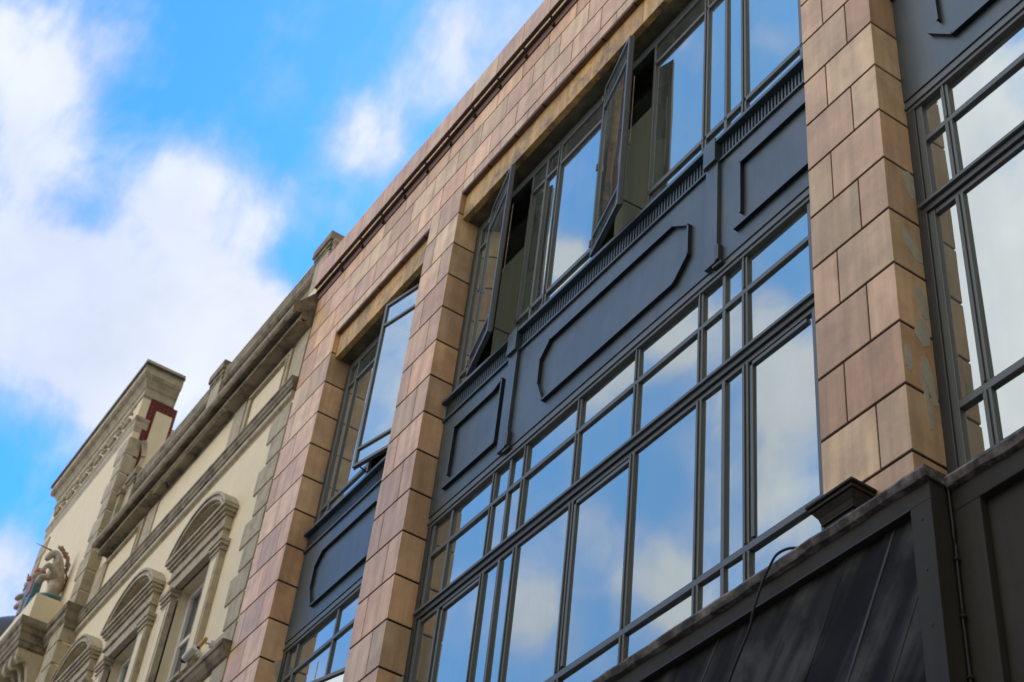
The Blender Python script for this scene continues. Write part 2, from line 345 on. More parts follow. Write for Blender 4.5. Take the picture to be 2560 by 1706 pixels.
# pier heads (11.02 -> 11.39)
course(11.02, 11.392, [-7.67, -7.33, -6.944]); course(11.02, 11.392, [-5.23, -5.06, -4.702]); course(11.02, 11.392, [-.522, -.353, 0])
# lintel lip course over the openings, soffit at 11.26
def lip(xa, xb, ph):
    xs = [xa]; x = ph
    while x < xb - .12:
        if x > xa + .12: xs.append(x)
        x += .402
    xs.append(xb); course(11.262, 11.392, xs, 0, .047)
lip(-6.944, -5.23, -7.32 + .402); lip(-4.702, -.522, -4.52); lip(0, 4.2, .3)
def steps(a, b, ph, st):
    xs = [a]; x = ph
    while x < b - .05:
        if x > a + .05: xs.append(x)
        x += st
    return xs + [b]
course(11.392, 11.695, steps(-7.67, 4.7, -7.478, .396)); course(11.695, 12.0, steps(-7.67, 4.7, -7.68 + .396, .396)); course(12.0, 12.22, steps(-7.67, 4.7, -7.478, .396))
s.build('wall', TB, bevel=.003)
# dark brown undersides of the lip, buff beam behind, soffit
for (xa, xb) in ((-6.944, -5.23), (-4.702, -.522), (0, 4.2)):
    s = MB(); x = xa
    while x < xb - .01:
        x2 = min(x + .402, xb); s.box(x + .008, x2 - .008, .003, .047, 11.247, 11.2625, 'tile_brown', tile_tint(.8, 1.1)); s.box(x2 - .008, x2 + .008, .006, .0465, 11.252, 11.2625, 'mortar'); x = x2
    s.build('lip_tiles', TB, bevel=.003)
    s = MB(); x = xa
    while x < xb - .01:
        x2 = min(x + .62, xb); s.box(x + .001, x2 - .001, .047, .10, 10.96, 11.26, 'tile_buff', tile_tint(.85, 1.1)); x = x2
    s.build('lintel_beam', TB, bevel=.004)
    s = MB(); s.box(xa, xb, .10, .42, 10.965, 11.26, 'soffit'); s.build('soffit', TB)
# parapet: coping band, two dark grooves with a thin roll between
s = MB()
x = -7.69; 
cx = [-7.69] + [-7.55 + .41 * i for i in range(1, 31)]
for a, b in zip(cx[:-1], cx[1:]):
    s.box(a + .003, b - .003, -.075, .35, 12.372, 12.672, 'tile', tile_tint(.84, 1.02))
s.build('coping', TB, bevel=.006)
s = MB()
s.box(-7.68, 4.7, -.0745, .3, 12.362, 12.3715, 'brown_underside'); s.box(-7.675, 4.7, -.010, .3, 12.222, 12.362, 'tile_brown')  # thin dark brown strips under the coping and the roll
s.prism([(-.010, 12.322), (-.044, 12.320), (-.048, 12.332), (-.044, 12.350), (-.010, 12.352)], -7.68, 4.7, 'x', 'tile'); s.box(-7.678, 4.7, -.0435, -.008, 12.312, 12.3195, 'brown_underside')
for a in cx[1:]:
    s.box(a - .011, a + .011, -.052, .0, 12.318, 12.378, 'mortar'); s.box(a - .011, a + .011, -.03, .0, 12.222, 12.262, 'mortar')
s.build('parapet_moulding', TB)
# side wall, roof and body
s = MB(); s.box(-7.66, 4.7, .5, 8, 12.2, 12.35, 'slate'); s.box(-7.66, -7.60, .3, 8, 0, 12.6, 'mortar'); s.box(4.62, 4.7, .3, 8, 0, 12.6, 'mortar'); s.box(-7.66, 4.7, 8, 8.1, 0, 12.6, 'mortar'); s.build('rear_walls', TB)
# rooms behind the windows
s = MB()
for (zf, zc) in ((5.45, 8.05), (8.75, 10.94)):
    s.box(-7.6, 4.6, .46, 5.0, zf - .12, zf, 'roomwall'); s.box(-7.6, 4.6, .46, 5.0, zc, zc + .12, 'roomwall')
    for xw in (-5.2, -4.75, -.5, -.02): pass
s.box(-7.6, 4.6, 5.0, 5.1, 5.3, 11.1, 'roomwall')
s.box(-5.05, -4.9, .46, 5, 5.45, 10.94, 'roomwall'); s.box(-.34, -.18, .46, 5, 5.45, 10.94, 'roomwall')
s.build('room', TB)

# ---- windows
YF = .20           # face of the steel frames
GY = .218          # glass
def rails(s, x0, x1, z0, z1, y=YF, d=.03, mn='frame'): s.box(x0, x1, y, y + d, z0, z1, mn)
def mull(s, x, z0, z1, w=.026, heavy=False, y=YF):
    if heavy:
        s.box(x - .024, x - .005, y, y + .03, z0, z1, 'frame'); s.box(x + .005, x + .024, y, y + .03, z0, z1, 'frame'); s.box(x - .005, x + .005, y + .010, y + .03, z0, z1, 'frame_dark')
        s.box(x - .005, x + .005, y - .010, y + .002, z0, z1, 'frame')
    else: s.box(x - w / 2, x + w / 2, y, y + .03, z0, z1, 'frame')
def mk_window(parent, label=None):
    o = bpy.data.objects.new('window', None); COL.objects.link(o); o.parent = parent; o.matrix_parent_inverse = Matrix.Translation(-Vector(parent.location))
    if label: o['label'] = label
    return o
class Sub:  # adapter so sub-part meshes are parented in world space under an Empty at the origin
    pass
def sub(s, name, win, **k):
    o = s.build(name, None, **k); o.parent = win; return o
def lower_window(x0, x1, mulls, label=None, zt=7.93, pw=.06):
    """mulls: (x, heavy)"""
    w = mk_window(TB, label); s = MB()
    zb = 5.50
    s.box(x0, x1, YF - .012, YF + .07, 7.868, 7.96, 'frame'); s.box(x0, x1, YF - .022, YF, 7.895, 7.915, 'frame')        # head with bead
    s.box(x0, x0 + .055, YF - .01, YF + .07, zb, 7.868, 'frame_dark'); s.box(x0 + .055, x0 + .095, YF, YF + .06, zb, 7.868, 'frame'); s.box(x1 - .08, x1, YF, YF + .07, zb, 7.868, 'frame')
    e0, e1 = x0 + .095, x1 - .08
    rails(s, e0, e1, 7.592, 7.628)
    s.box(x0 + .02, x1 - .02, YF - .028, YF + .035, 7.146, 7.168, 'frame'); s.box(x0 + .02, x1 - .02, YF - .012, YF + .03, 7.105, 7.146, 'frame_dark'); rails(s, e0, e1, 7.072, 7.105, y=YF + .004)
    rails(s, e0, e1, 5.885, 5.927); s.box(x0, x1, YF - .01, YF + .06, zb, 5.58, 'frame')
    for (x, h) in mulls:
        mull(s, x, 7.628, 7.868, heavy=h); mull(s, x, 7.168, 7.592, heavy=h); mull(s, x, 5.927, 7.072, heavy=h); mull(s, x, 5.58, 5.885, heavy=h)
    sub(s, 'frame', w, bevel=.003)
    return w
def panes(win, xs, zs, y=GY, mn='glass', skip=()):
    s = MB()
    for i in range(len(xs) - 1):
        for j in range(len(zs) - 1):
            if (i, j) in skip: continue
            a, b, c, d_ = xs[i] + .004, xs[i + 1] - .004, zs[j] + .004, zs[j + 1] - .004
            o4 = [random.uniform(-.0016, .0016) for _ in range(2)]; ys = (y - o4[0] - o4[1], y + o4[0] - o4[1], y + o4[0] + o4[1], y - o4[0] + o4[1])
            vs = [(a, ys[0], c), (b, ys[1], c), (b, ys[2], d_), (a, ys[3], d_)]; vs += [(v[0], v[1] + .006, v[2]) for v in vs]
            s.add(vs, [(0, 1, 2, 3), (4, 7, 6, 5), (0, 4, 5, 1), (1, 5, 6, 2), (2, 6, 7, 3), (3, 7, 4, 0)], mn)
    return sub(s, 'pane', win)
MU = [(-4.38, 0), (-3.845, 1), (-3.645, 0), (-3.465, 1), (-2.862, 1), (-2.262, 1), (-1.66, 1), (-1.452, 0), (-1.275, 1), (-.745, 0)]
w = lower_window(-4.702, -.522, MU, 'wide many-light window below the central spandrel')
panes(w, [-4.62] + [m[0] for m in MU] + [-.56], [5.56, 5.905, 7.088, 7.61, 7.89])
# extra inner casement frames in the lower lights
for (a, b) in ((-1.24, -.80), (-2.83, -2.29), (-4.34, -3.875)):
    s = MB(); s.box(a, a + .022, YF + .004, YF + .03, 5.95, 7.06, 'frame'); s.box(a, b, YF + .004, YF + .03, 7.035, 7.060, 'frame'); sub(s, 'casement_frame', w, bevel=.002)
ML = [(-6.695, 0), (-6.03, 0)]
w = lower_window(-6.944, -5.23, ML, 'narrow lower window with an open casement')
panes(w, [-6.86] + [m[0] for m in ML] + [-5.27], [5.56, 5.905, 7.088, 7.61, 7.89], skip=((2, 1),))
MR = [(.245, 1), (.80, 0), (1.03, 1), (1.24, 1), (1.84, 1), (2.44, 1), (3.04, 1), (3.25, 0), (3.45, 1), (3.95, 0)]
w = lower_window(0.0, 4.2, MR, 'rightmost lower window behind the brown pier')
panes(w, [.08] + [m[0] for m in MR] + [4.16], [5.56, 5.94, 7.10, 7.65, 7.89])

def upper_window(x0, x1, mulls, skips, label=None):
    w = mk_window(TB, label); s = MB(); zb = 9.02
    s.box(x0, x1, YF, YF + .06, 10.86, 10.95, 'frame')
    s.box(x0, x0 + .05, YF, YF + .07, zb, 10.86, 'frame_dark'); s.box(x0 + .05, x0 + .095, YF, YF + .06, zb, 10.86, 'frame'); s.box(x1 - .08, x1, YF, YF + .07, zb, 10.86, 'frame')
    xs = [x0 + .095] + [m[0] for m in mulls] + [x1 - .08]
    for i in range(len(xs) - 1):
        if i in skips: continue
        rails(s, xs[i], xs[i + 1], 10.625, 10.655); rails(s, xs[i], xs[i + 1], 9.235, 9.275)
    s.box(x0, x1, YF - .01, YF + .06, zb, 9.075, 'frame')
    for (x, h) in mulls: mull(s, x, 9.075, 10.86, heavy=h)
    sub(s, 'frame', w, bevel=.003)
    xs = [x0 + .08] + [m[0] for m in mulls] + [x1 - .06]
    panes(w, xs, [9.06, 9.255, 10.64, 10.88], skip=tuple((i, j) for i in skips for j in range(3)))
    return w
MUT = [(-4.42, 0), (-3.845, 0), (-3.645, 0), (-3.465, 1), (-2.855, 0), (-2.255, 0), (-1.665, 1), (-1.452, 0), (-1.275, 1), (-.745, 0)]
wt = upper_window(-4.702, -.522, MUT, (1, 5), 'wide top window with two open casements')
wl = upper_window(-6.944, -5.23, [(-6.71, 0), (-6.03, 0)], (2,), 'narrow top window with an open casement')
wr = upper_window(0, 4.2, [(.245, 1), (.80, 0), (1.03, 1), (1.24, 1), (1.84, 1), (2.44, 1), (3.04, 1), (3.25, 0), (3.45, 1), (3.95, 0)], ())
def casement(win, hx, hy, fx, fy, z0, z1, bars, label=None):
    """open sash from hinge (hx,hy) to free edge (fx,fy)"""
    h = Vector((hx, hy, 0)); f = Vector((fx, fy, 0)); d = f - h; Lw = d.length; d.normalize(); nrm = Vector((d.y, -d.x, 0))
    if nrm.y > 0: nrm = -nrm
    s = MB()
    def bx(u0, u1, n0, n1, za, zb_, mn):
        vs = []
        for z in (za, zb_):
            for (u, n) in ((u0, n0), (u1, n0), (u1, n1), (u0, n1)): vs.append(h + d * u + nrm * n + Vector((0, 0, z)))
        s.add(vs, [(0, 3, 2, 1), (4, 5, 6, 7), (0, 1, 5, 4), (1, 2, 6, 5), (2, 3, 7, 6), (3, 0, 4, 7)], mn)
    wv = .028
    bx(0, wv, -.018, .018, z0, z1, 'frame'); bx(Lw - wv, Lw, -.018, .018, z0, z1, 'frame'); bx(Lw - .004, Lw + .012, -.02, -.008, z0, z1, 'frame_dark')
    for (a, b) in [(z0, z0 + .03), (z1 - .03, z1)] + [(q - .013, q + .013) for q in bars]: bx(wv, Lw - wv, -.018, .018, a, b, 'frame')
    bx(wv, Lw - wv, .004, .010, z0, z0 + .03, 'frame_dark')
    o = sub(s, 'casement', win, bevel=.002)
    if label: o['label'] = label
    s = MB(); bx(wv - .004, Lw - wv + .004, -.003, .003, z0 + .02, z1 - .02, 'glass')
    sub(s, 'casement_pane', win)
    # stay rod and hinge knuckles
    s = MB(); p0 = f + Vector((0, 0, z0 + .06)); p1 = Vector((fx + (.03 if hx < fx else -.03), YF + .03, z0 + .04))
    s.tube([p0, p1], .006, 'frame_dark'); sub(s, 'stay', win)
    for z in (z0 + .12, (z0 + z1) / 2, z1 - .14): s = MB(); s.tube([(hx, hy - .02, z - .03), (hx, hy - .02, z + .03)], .011, 'frame_dark'); sub(s, 'hinge', win)
    s = MB(); pa = f + Vector((.004, .012, z0 + .62)); s.tube([pa, pa + Vector((.0, .03, .0)), pa + Vector((.0, .03, .75))], .0035, 'trim')
    sub(s, 'locking_rod', win)
casement(wt, -4.405, .172, -3.885, .028, 9.085, 10.90, [9.27, 10.64])
casement(wt, -2.825, .170, -2.315, .028, 9.085, 10.90, [9.27, 10.64])
casement(wl, -5.31, .19, -5.955, .055, 9.085, 10.90, [9.27, 10.64])
casement(wl, -5.31, .19, -5.915, .035, 5.93, 7.10, [])
# white blinds inside the windows; olive sheets added in place of the lit room wall
M['olivebacking'] = mat('olive_room_backing', (.55, .54, .42), rough=.85, streak=.1)
M['whiteblind'] = mat('white_blind', (.78, .79, .76), rough=.8)
for (a, b, z0, z1, mn, lab) in ((-4.38, -3.87, 9.03, 10.30, 'olivebacking', 'olive sheet added for the room wall behind the left open casement of the wide top window'), (-2.80, -2.28, 9.03, 10.42, 'olivebacking', 'olive sheet added for the room wall behind the right open casement of the wide top window'),
    (-4.60, -3.50, 6.60, 7.92, 'whiteblind', 'white roller blind inside the left lights of the wide lower window'), (-3.42, -1.69, 6.58, 7.92, 'whiteblind', 'white roller blind inside the middle lights of the wide lower window'), (-1.62, -.60, 6.36, 7.92, 'whiteblind', 'white roller blind inside the lower window right beside the brown pier'),
    (-5.93, -5.34, 9.03, 10.3, 'olivebacking', 'olive sheet added for the room wall behind the open casement of the narrow top window')):
    t = thing('blind_and_room_backing', lab, 'blind', ((a + b) / 2, .32, z0), 'roller blinds inside the windows')
    s = MB(); s.box(a, b, .318, .322, z0, z1, mn); s.build('cloth', t); s = MB(); s.box(a, b, .312, .328, z0 - .02, z0, mn); s.build('bottom_bar', t)
s = MB()
for k in range(3): s.box(-3.80 + k * .05, -3.80 + k * .05 + .03, .29 + .012 * (k % 2), .30 + .012 * (k % 2), 9.0, 10.3, 'curtain')
tag(s.build('curtain'), 'pale green curtain beside the left open casement of the wide top window', 'curtain')
s = MB()
for k in range(3): s.box(-2.20 + k * .05, -2.20 + k * .05 + .03, .29 + .012 * (k % 2), .30 + .012 * (k % 2), 9.0, 10.3, 'curtain')
tag(s.build('curtain'), 'pale green curtain beside the right open casement of the wide top window', 'curtain')

# ---- spandrel panels
def spandrel(x0, x1, strips, beads, label=None):
    o = bpy.data.objects.new('spandrel_panel', None); COL.objects.link(o); o.parent = TB; o.matrix_parent_inverse = Matrix.Translation(-Vector(TB.location))
    if label: o['label'] = label
    s = MB(); y = .18
    s.box(x0, x1, y, .44, 7.962, 8.842, 'panel')
    s.box(x0, x1, y - .018, y, 8.828, 8.846, 'panel')                                   # moulding under ribs
    s.box(x0, x1, y + .014, .44, 8.842, 8.992, 'panel')                                 # rib backing
    s.box(x0, x1, y - .045, .44, 8.992, 9.022, 'panel')                                 # cill nosing
    s.box(x0, x1, y + .01, .44, 9.022, 9.03, 'frame_dark')
    sub(s, 'sheet', o, bevel=.003)
    lim = [x0] + [q for st in strips for q in st] + [x1]
    for i in range(0, len(lim), 2):
        s = MB(); s.box(lim[i] + .003, lim[i + 1] - .003, y + .006, y + .02, 8.848, 8.988, 'panel'); x = lim[i] + .02
        while x < lim[i + 1] - .025:
            s.box(x, x + .012, y - .006, y + .0065, 8.854, 8.985, 'panel'); x += .030
        sub(s, 'ribbed_band', o)
    for (a, b) in strips:
        s = MB()
        s.box(a, b, y - .028, y, 7.965, 8.826, 'panel'); s.box(a, b, y - .052, y + .014, 8.826, 9.034, 'panel'); s.box(b - .012, b + .022, y - .034, y, 7.965, 8.09, 'frame_dark')
        s.box(b - .05, b + .03, y - .02, y + .02, 7.94, 7.9615, 'frame_dark')
        sub(s, 'pilaster_strip', o, bevel=.004)
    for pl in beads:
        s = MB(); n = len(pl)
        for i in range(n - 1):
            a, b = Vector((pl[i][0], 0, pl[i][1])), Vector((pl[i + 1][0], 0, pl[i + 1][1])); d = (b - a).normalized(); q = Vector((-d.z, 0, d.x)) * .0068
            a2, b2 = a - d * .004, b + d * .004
            for (ya, yb_, qq, mn_) in ((y, y - .026, q * .9, 'black'), (y - .026, y - .029, q, 'panel')):  # bead sides painted black to stand in for the shade beneath them
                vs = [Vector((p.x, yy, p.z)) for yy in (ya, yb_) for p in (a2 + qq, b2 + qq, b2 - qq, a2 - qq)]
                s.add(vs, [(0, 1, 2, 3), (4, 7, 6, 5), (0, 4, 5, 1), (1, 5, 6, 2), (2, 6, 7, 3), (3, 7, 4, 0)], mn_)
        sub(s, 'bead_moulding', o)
    return o
Lp = [(-4.465, 8.20), (-4.465, 8.635), (-3.94, 8.635), (-3.838, 8.68), (-3.838, 8.106), (-4.51, 8.106)]
Cp = [(-3.345, 8.30), (-3.345, 8.51), (-3.24, 8.625), (-1.90, 8.59 + .03), (-1.742, 8.50), (-1.742, 8.245), (-1.876, 8.105), (-3.262, 8.105), (-3.345, 8.30)]
Rp = [(-1.256, 8.20), (-1.256, 8.63), (-.62, 8.63), (-.60, 8.106), (-1.31, 8.106)]
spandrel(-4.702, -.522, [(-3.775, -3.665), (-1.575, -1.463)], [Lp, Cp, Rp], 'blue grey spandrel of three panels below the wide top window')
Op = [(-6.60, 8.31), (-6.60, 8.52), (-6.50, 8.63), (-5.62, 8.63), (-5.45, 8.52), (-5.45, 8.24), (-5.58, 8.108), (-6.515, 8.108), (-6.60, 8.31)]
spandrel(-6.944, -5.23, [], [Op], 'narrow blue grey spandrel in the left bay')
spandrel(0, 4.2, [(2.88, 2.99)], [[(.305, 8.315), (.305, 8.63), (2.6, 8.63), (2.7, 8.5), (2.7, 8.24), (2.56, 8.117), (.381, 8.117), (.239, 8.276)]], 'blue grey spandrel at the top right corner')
# flashing strip on the cheek of the right pier
s = MB(); s.box(.003, .022, .186, .20, 7.96, 9.4, 'frame_dark'); s.build('flashing', TB)

# ---- mortar patches on the pier cheeks
def patch(x, pts, nm='patch'):
    s = MB(); n = len(pts); c = (sum(p[0] for p in pts) / n, sum(p[1] for p in pts) / n)
    ring = []
    for i in range(n):
        a, b = pts[i], pts[(i + 1) % n]
        for k in range(4):
            t = k / 4; ring.append((a[0] + (b[0] - a[0]) * t + random.uniform(-.004, .004), a[1] + (b[1] - a[1]) * t + random.uniform(-.006, .006)))
    m = len(ring)
    vs = [(x + .002, p[0], p[1]) for p in ring] + [(x - .004, p[0], p[1]) for p in ring] + [(x + .003, *c)]
    fs = [(i, (i + 1) % m, 2 * m) for i in range(m)] + [(i, m + i, m + (i + 1) % m, (i + 1) % m) for i in range(m)]
    s.add(vs, fs, 'patch'); return s.build('mortar_patch', TB)
patch(0, [(.115, 7.40), (.165, 7.42), (.19, 7.36), (.19, 7.26), (.165, 7.22), (.13, 7.30)])
patch(0, [(.06, 6.99), (.12, 6.96), (.17, 6.90), (.185, 6.80), (.15, 6.80), (.09, 6.86)])
patch(0, [(.11, 6.60), (.15, 6.62), (.18, 6.58), (.19, 6.45), (.155, 6.43), (.125, 6.50)])
patch(0, [(.10, 6.40), (.16, 6.44), (.18, 6.38), (.17, 6.28), (.13, 6.25), (.08, 6.32), (.11, 6.36)])
patch(0, [(.008, 6.22), (.05, 6.19), (.055, 6.10), (.03, 6.06), (.01, 6.10)])
patch(0, [(.11, 6.19), (.15, 6.20), (.17, 6.10), (.185, 5.95), (.155, 5.93), (.13, 6.04), (.10, 6.08)])
patch(0, [(.10, 6.05), (.12, 6.06), (.14, 5.92), (.145, 5.80), (.12, 5.79), (.11, 5.92)])
patch(-4.702, [(.16, 9.00), (.195, 9.02), (.198, 8.88), (.17, 8.87)])
patch(-4.702, [(.15, 6.68), (.198, 6.70), (.198, 6.48), (.165, 6.50)])
patch(-6.944, [(.13, 7.78), (.19, 7.83), (.19, 7.62), (.15, 7.68)])
patch(-6.944, [(.16, 9.66), (.198, 9.68), (.198, 9.60), (.17, 9.59)])

# ---- shop fascia under the windows
def fasc(x0, x1, y, zt, label, ret=True):
    o = bpy.data.objects.new('shop_fascia', None); COL.objects.link(o); o.parent = TB; o.matrix_parent_inverse = Matrix.Translation(-Vector(TB.location)); o['label'] = label
    s = MB()
    # ledge with a slightly ragged nosing
    n = max(2, int((x1 - x0) / .09)); vs = []; fs = []
    for i in range(n + 1):
        x = x0 + (x1 - x0) * i / n; w1 = random.uniform(-.003, .003); w2 = random.uniform(-.006, .004)
        vs += [(x, .25, zt), (x, y - .028 + w1, zt - .008), (x, y - .034 + w1, zt - .022), (x, y - .022 + w1, zt - .05 + w2), (x, y, zt - .058), (x, .25, zt - .058)]
    for i in range(n):
        for k in range(6): fs.append((i * 6 + k, i * 6 + (k + 1) % 6, (i + 1) * 6 + (k + 1) % 6, (i + 1) * 6 + k))
    fs += [(0, 1, 2, 3, 4, 5), tuple(n * 6 + k for k in range(6))[::-1]]
    s.add(vs, fs, 'lead'); sub(s, 'ledge', o)
    return o
FY = -.20
fo = fasc(-9.0, .262, FY, 5.283, 'weathered black shop fascia left of the brown pier')
s = MB()
s.box(-9.0, .250, FY, .2, 5.14, 5.225, 'fascia'); s.box(-9, .146, FY - .004, FY, 5.135, 5.143, 'black')
s.box(.146, .250, FY, .2, 3.3, 5.14, 'fascia')
s.box(-9, .1459, FY + .03, .2, 3.3, 5.1349, 'board')
sub(s, 'board', fo, bevel=.004)
M['scrape'] = mat('pale_scrape', (.038, .042, .041), rough=.55, spec=.3, var=.3, vscale=15)
s = MB()
for (x0, z0, x1, z1, w_) in ((.035, 5.134, -.55, 4.1, .015), (-.227, 5.134, -.80, 4.2, .004), (-.262, 5.10, -.84, 4.1, .0025), (-1.005, 5.134, -1.6, 4.3, .010), (.125, 4.80, -.30, 4.06, .003)):
    d = Vector((x1 - x0, 0, z1 - z0)).normalized(); q_ = Vector((-d.z, 0, d.x)) * w_ / 2; a_ = Vector((x0, FY + .0275, z0)); b_ = Vector((x1, FY + .0275, z1))
    zt_ = 5.134
    vs = [a_ + q_, b_ + q_, b_ - q_, a_ - q_]; vs = [Vector((v.x, v.y, min(v.z, zt_))) for v in vs]
    s.add([tuple(v) for v in vs] + [(v.x, v.y + .0023, v.z) for v in vs], [(0, 1, 2, 3), (4, 7, 6, 5), (0, 4, 5, 1), (1, 5, 6, 2), (2, 6, 7, 3), (3, 7, 4, 0)], 'scrape')
o_ = sub(s, 'scrape_marks', fo); o_['kind'] = 'stuff'
for z in (4.62, 4.85, 5.07): s = MB(); s.ell((.20, FY - .001, z), (.004, .003, .008), 'black'); sub(s, 'screw', fo)
FY2 = -.10
fo = fasc(.264, 5.0, FY2, 5.27, 'plain black shop fascia at the right edge')
s = MB()
s.box(.2501, 5.0, FY2, .2, 5.115, 5.212, 'fascia'); s.box(.2501, .39, FY2, .2, 3.3, 5.115, 'fascia'); s.box(.3901, 5.0, FY2 + .035, .2, 3.3, 5.115, 'fascia')
sub(s, 'board', fo, bevel=.004)
s = MB(); s.box(0, 5, .12, .22, 5.2, 5.52, 'frame_dark'); s.box(-4.7, -.52, .12, .22, 5.2, 5.49, 'frame_dark'); s.box(-6.94, -5.23, .12, .22, 5.2, 5.49, 'frame_dark'); s.build('sill_flashing', TB, bevel=.004)
# capital of the shopfront pilaster poking above the ledge
s = MB()
def ring_prof(x0, x1, yf, prof, mn):
    for (dz0, dz1, e0, e1) in prof:
        vs = []
        for (z, e) in ((dz0, e0), (dz1, e1)):
            vs += [(x0 - e, yf - e, z), (x1 + e, yf - e, z), (x1 + e, .0, z), (x0 - e, .0, z)]
        s.add(vs, [(0, 3, 2, 1), (4, 5, 6, 7), (0, 1, 5, 4), (1, 2, 6, 5), (2, 3, 7, 6), (3, 0, 4, 7)], mn)
ring_prof(-.43, -.262, -.085, [(5.1, 5.415, 0, 0), (5.415, 5.422, .008, .008), (5.422, 5.435, .002, .002), (5.435, 5.445, .012, .012), (5.445, 5.47, .012, .020), (5.47, 5.498, .020, .038), (5.498, 5.504, .034, .034), (5.504, 5.520, .046, .046), (5.520, 5.524, .042, .042), (5.524, 5.537, .056, .056)], 'fascia')
s.build('pilaster_capital', TB, bevel=.002)

# ---- cables
def cable(name, pts, r, label, clips=()):
    # smooth the polyline
    P = [Vector(p) for p in pts]; Q = []
    for i in range(len(P) - 1):
        p0, p1, p2, p3 = P[max(i - 1, 0)], P[i], P[i + 1], P[min(i + 2, len(P) - 1)]
        for k in range(6):
            t = k / 6; Q.append(.5 * ((2 * p1) + (-p0 + p2) * t + (2 * p0 - 5 * p1 + 4 * p2 - p3) * t * t + (-p0 + 3 * p1 - 3 * p2 + p3) * t ** 3))
    Q.append(P[-1]); s = MB(); s.tube(Q, r, 'black', 6)
    for c in clips: s.ell(c, (r * 2.2, r * 2.2, r * 1.3), 'fascia')
    return tag(s.build(name, smooth=True), label, 'cable')
yc = -.245
cable('cable', [(-.45, -.19, 5.29), (-.50, yc + .02, 5.297), (-.55, yc, 5.283), (-.595, yc, 5.245), (-.635, yc, 5.20), (-.69, yc, 5.10), (-.735, yc + .01, 5.02), (-.80, yc + .01, 4.93), (-.87, yc + .01, 4.82), (-.98, yc + .02, 4.6), (-1.1, yc + .02, 4.3)], .006, 'loose black cable looping down over the weathered shop fascia')
cable('cable', [(.262, -.115, 5.25), (.263, -.112, 5.0), (.262, -.113, 4.7), (.262, -.112, 4.4), (.262, -.112, 4.0)], .006, 'thin cable clipped down the inner corner between the two fascias', [(.263, -.112, 4.9), (.263, -.112, 4.66), (.263, -.112, 4.42)])

# ================================================================== CREAM BUILDING
CB = thing('stucco_building', 'cream Victorian building with arched window hoods and a taller corner block', 'building', (-12, .5, 0))
XR = -7.70; PX = -13.45; PL = -16.85; WY = .016
WIN = [-9.22, -10.96, -12.70]; HW = .46; ZT, ZBm = 9.75, 8.36
# wall with openings
s = MB()
def wallbox(x0, x1, z0, z1, y=WY, mn='stucco'): s.box(x0, x1, y, y + .45, z0, z1, mn)
edges = [XR + .0] 
xs = [XR]
for c in WIN: xs += [c + HW, c - HW]
xs.append(PX)
for i in range(0, len(xs), 2): wallbox(xs[i + 1], xs[i], ZBm, ZT)
wallbox(PX, XR, ZT, 12.6); wallbox(PX, XR, 0, ZBm)
s.build('wall', CB)
# quoins
def quoins(xe, sgn, yf, zs, long_, short, ret=None, mn='trim', mats=None, g=.012):
    q = MB()
    for i, (z0, z1) in enumerate(zs):
        w_ = long_ if i % 2 == 0 else short
        q.box(xe, xe + sgn * w_, yf, (ret if ret is not None else WY + .02), z0 + g, z1 - g, mn)
    return q.build('quoins', CB, bevel=.008)
zz = []; z = 8.49
while z < 10.9: zz.append((z, z + .305)); z += .305
quoins(-7.715, -1, 0., zz[:], .30, .43)
zz = [(8.49 - .305 * (k + 1), 8.49 - .305 * k) for k in range(12)]
quoins(-7.715, -1, 0., zz, .43, .30)
# string course / sill course / cornice profiles
def run(prof, x0, x1, mn, name, bevel=0):
    q = MB(); q.prism(prof, x0, x1, 'x', mn); return q.build(name, CB, bevel=bevel)
run([(.03, 11.225), (-.066, 11.212), (-.068, 11.185), (-.055, 11.175), (-.050, 11.135), (-.038, 11.12), (-.030, 11.085), (-.006, 11.075), (-.006, 11.06), (.03, 11.05)], -13.5, XR, 'cornice', 'string_course')
run([(.03, 10.955), (.012, 10.96), (.006, 10.975), (-.016, 10.985), (-.026, 10.995), (-.026, 11.045), (-.010, 11.0495), (.03, 11.0495)], -13.5, XR - .01, 'trim', 'fillet')
run([(.03, 8.275), (-.084, 8.262), (-.086, 8.215), (-.07, 8.205), (-.055, 8.165), (-.02, 8.12), (.03, 8.10)], -13.5, XR, 'cornice', 'sill_course')
run([(.03, 12.42), (-.215, 12.085), (-.222, 12.06), (-.222, 11.985), (-.20, 11.965), (-.19, 12.0), (-.125, 12.01), (-.122, 11.985), (-.122, 11.925), (-.10, 11.90), (-.05, 11.93), (.0, 11.925), (.004, 11.88), (.03, 11.875)], -13.12, XR, 'cornice', 'cornice')
run([(-.18, 12.062), (-.2265, 12.045), (-.228, 12.018), (-.2222, 12.016), (-.2222, 12.05), (-.18, 12.058)], -13.12, XR, 'trim', 'nosing')
run([(-.09, 11.992), (-.128, 11.988), (-.130, 11.930), (-.1222, 11.928), (-.1222, 11.98), (-.09, 11.985)], -13.12, XR, 'trim', 'bed_fillet')
# cornice bed mould dentil breaks
for (a, b) in ((-9.46, XR), (-13.0, -11.45)):
    q = MB(); q.box(a, b, -.14, .02, 11.895, 11.93, 'cornice'); q.build('cornice_break', CB)
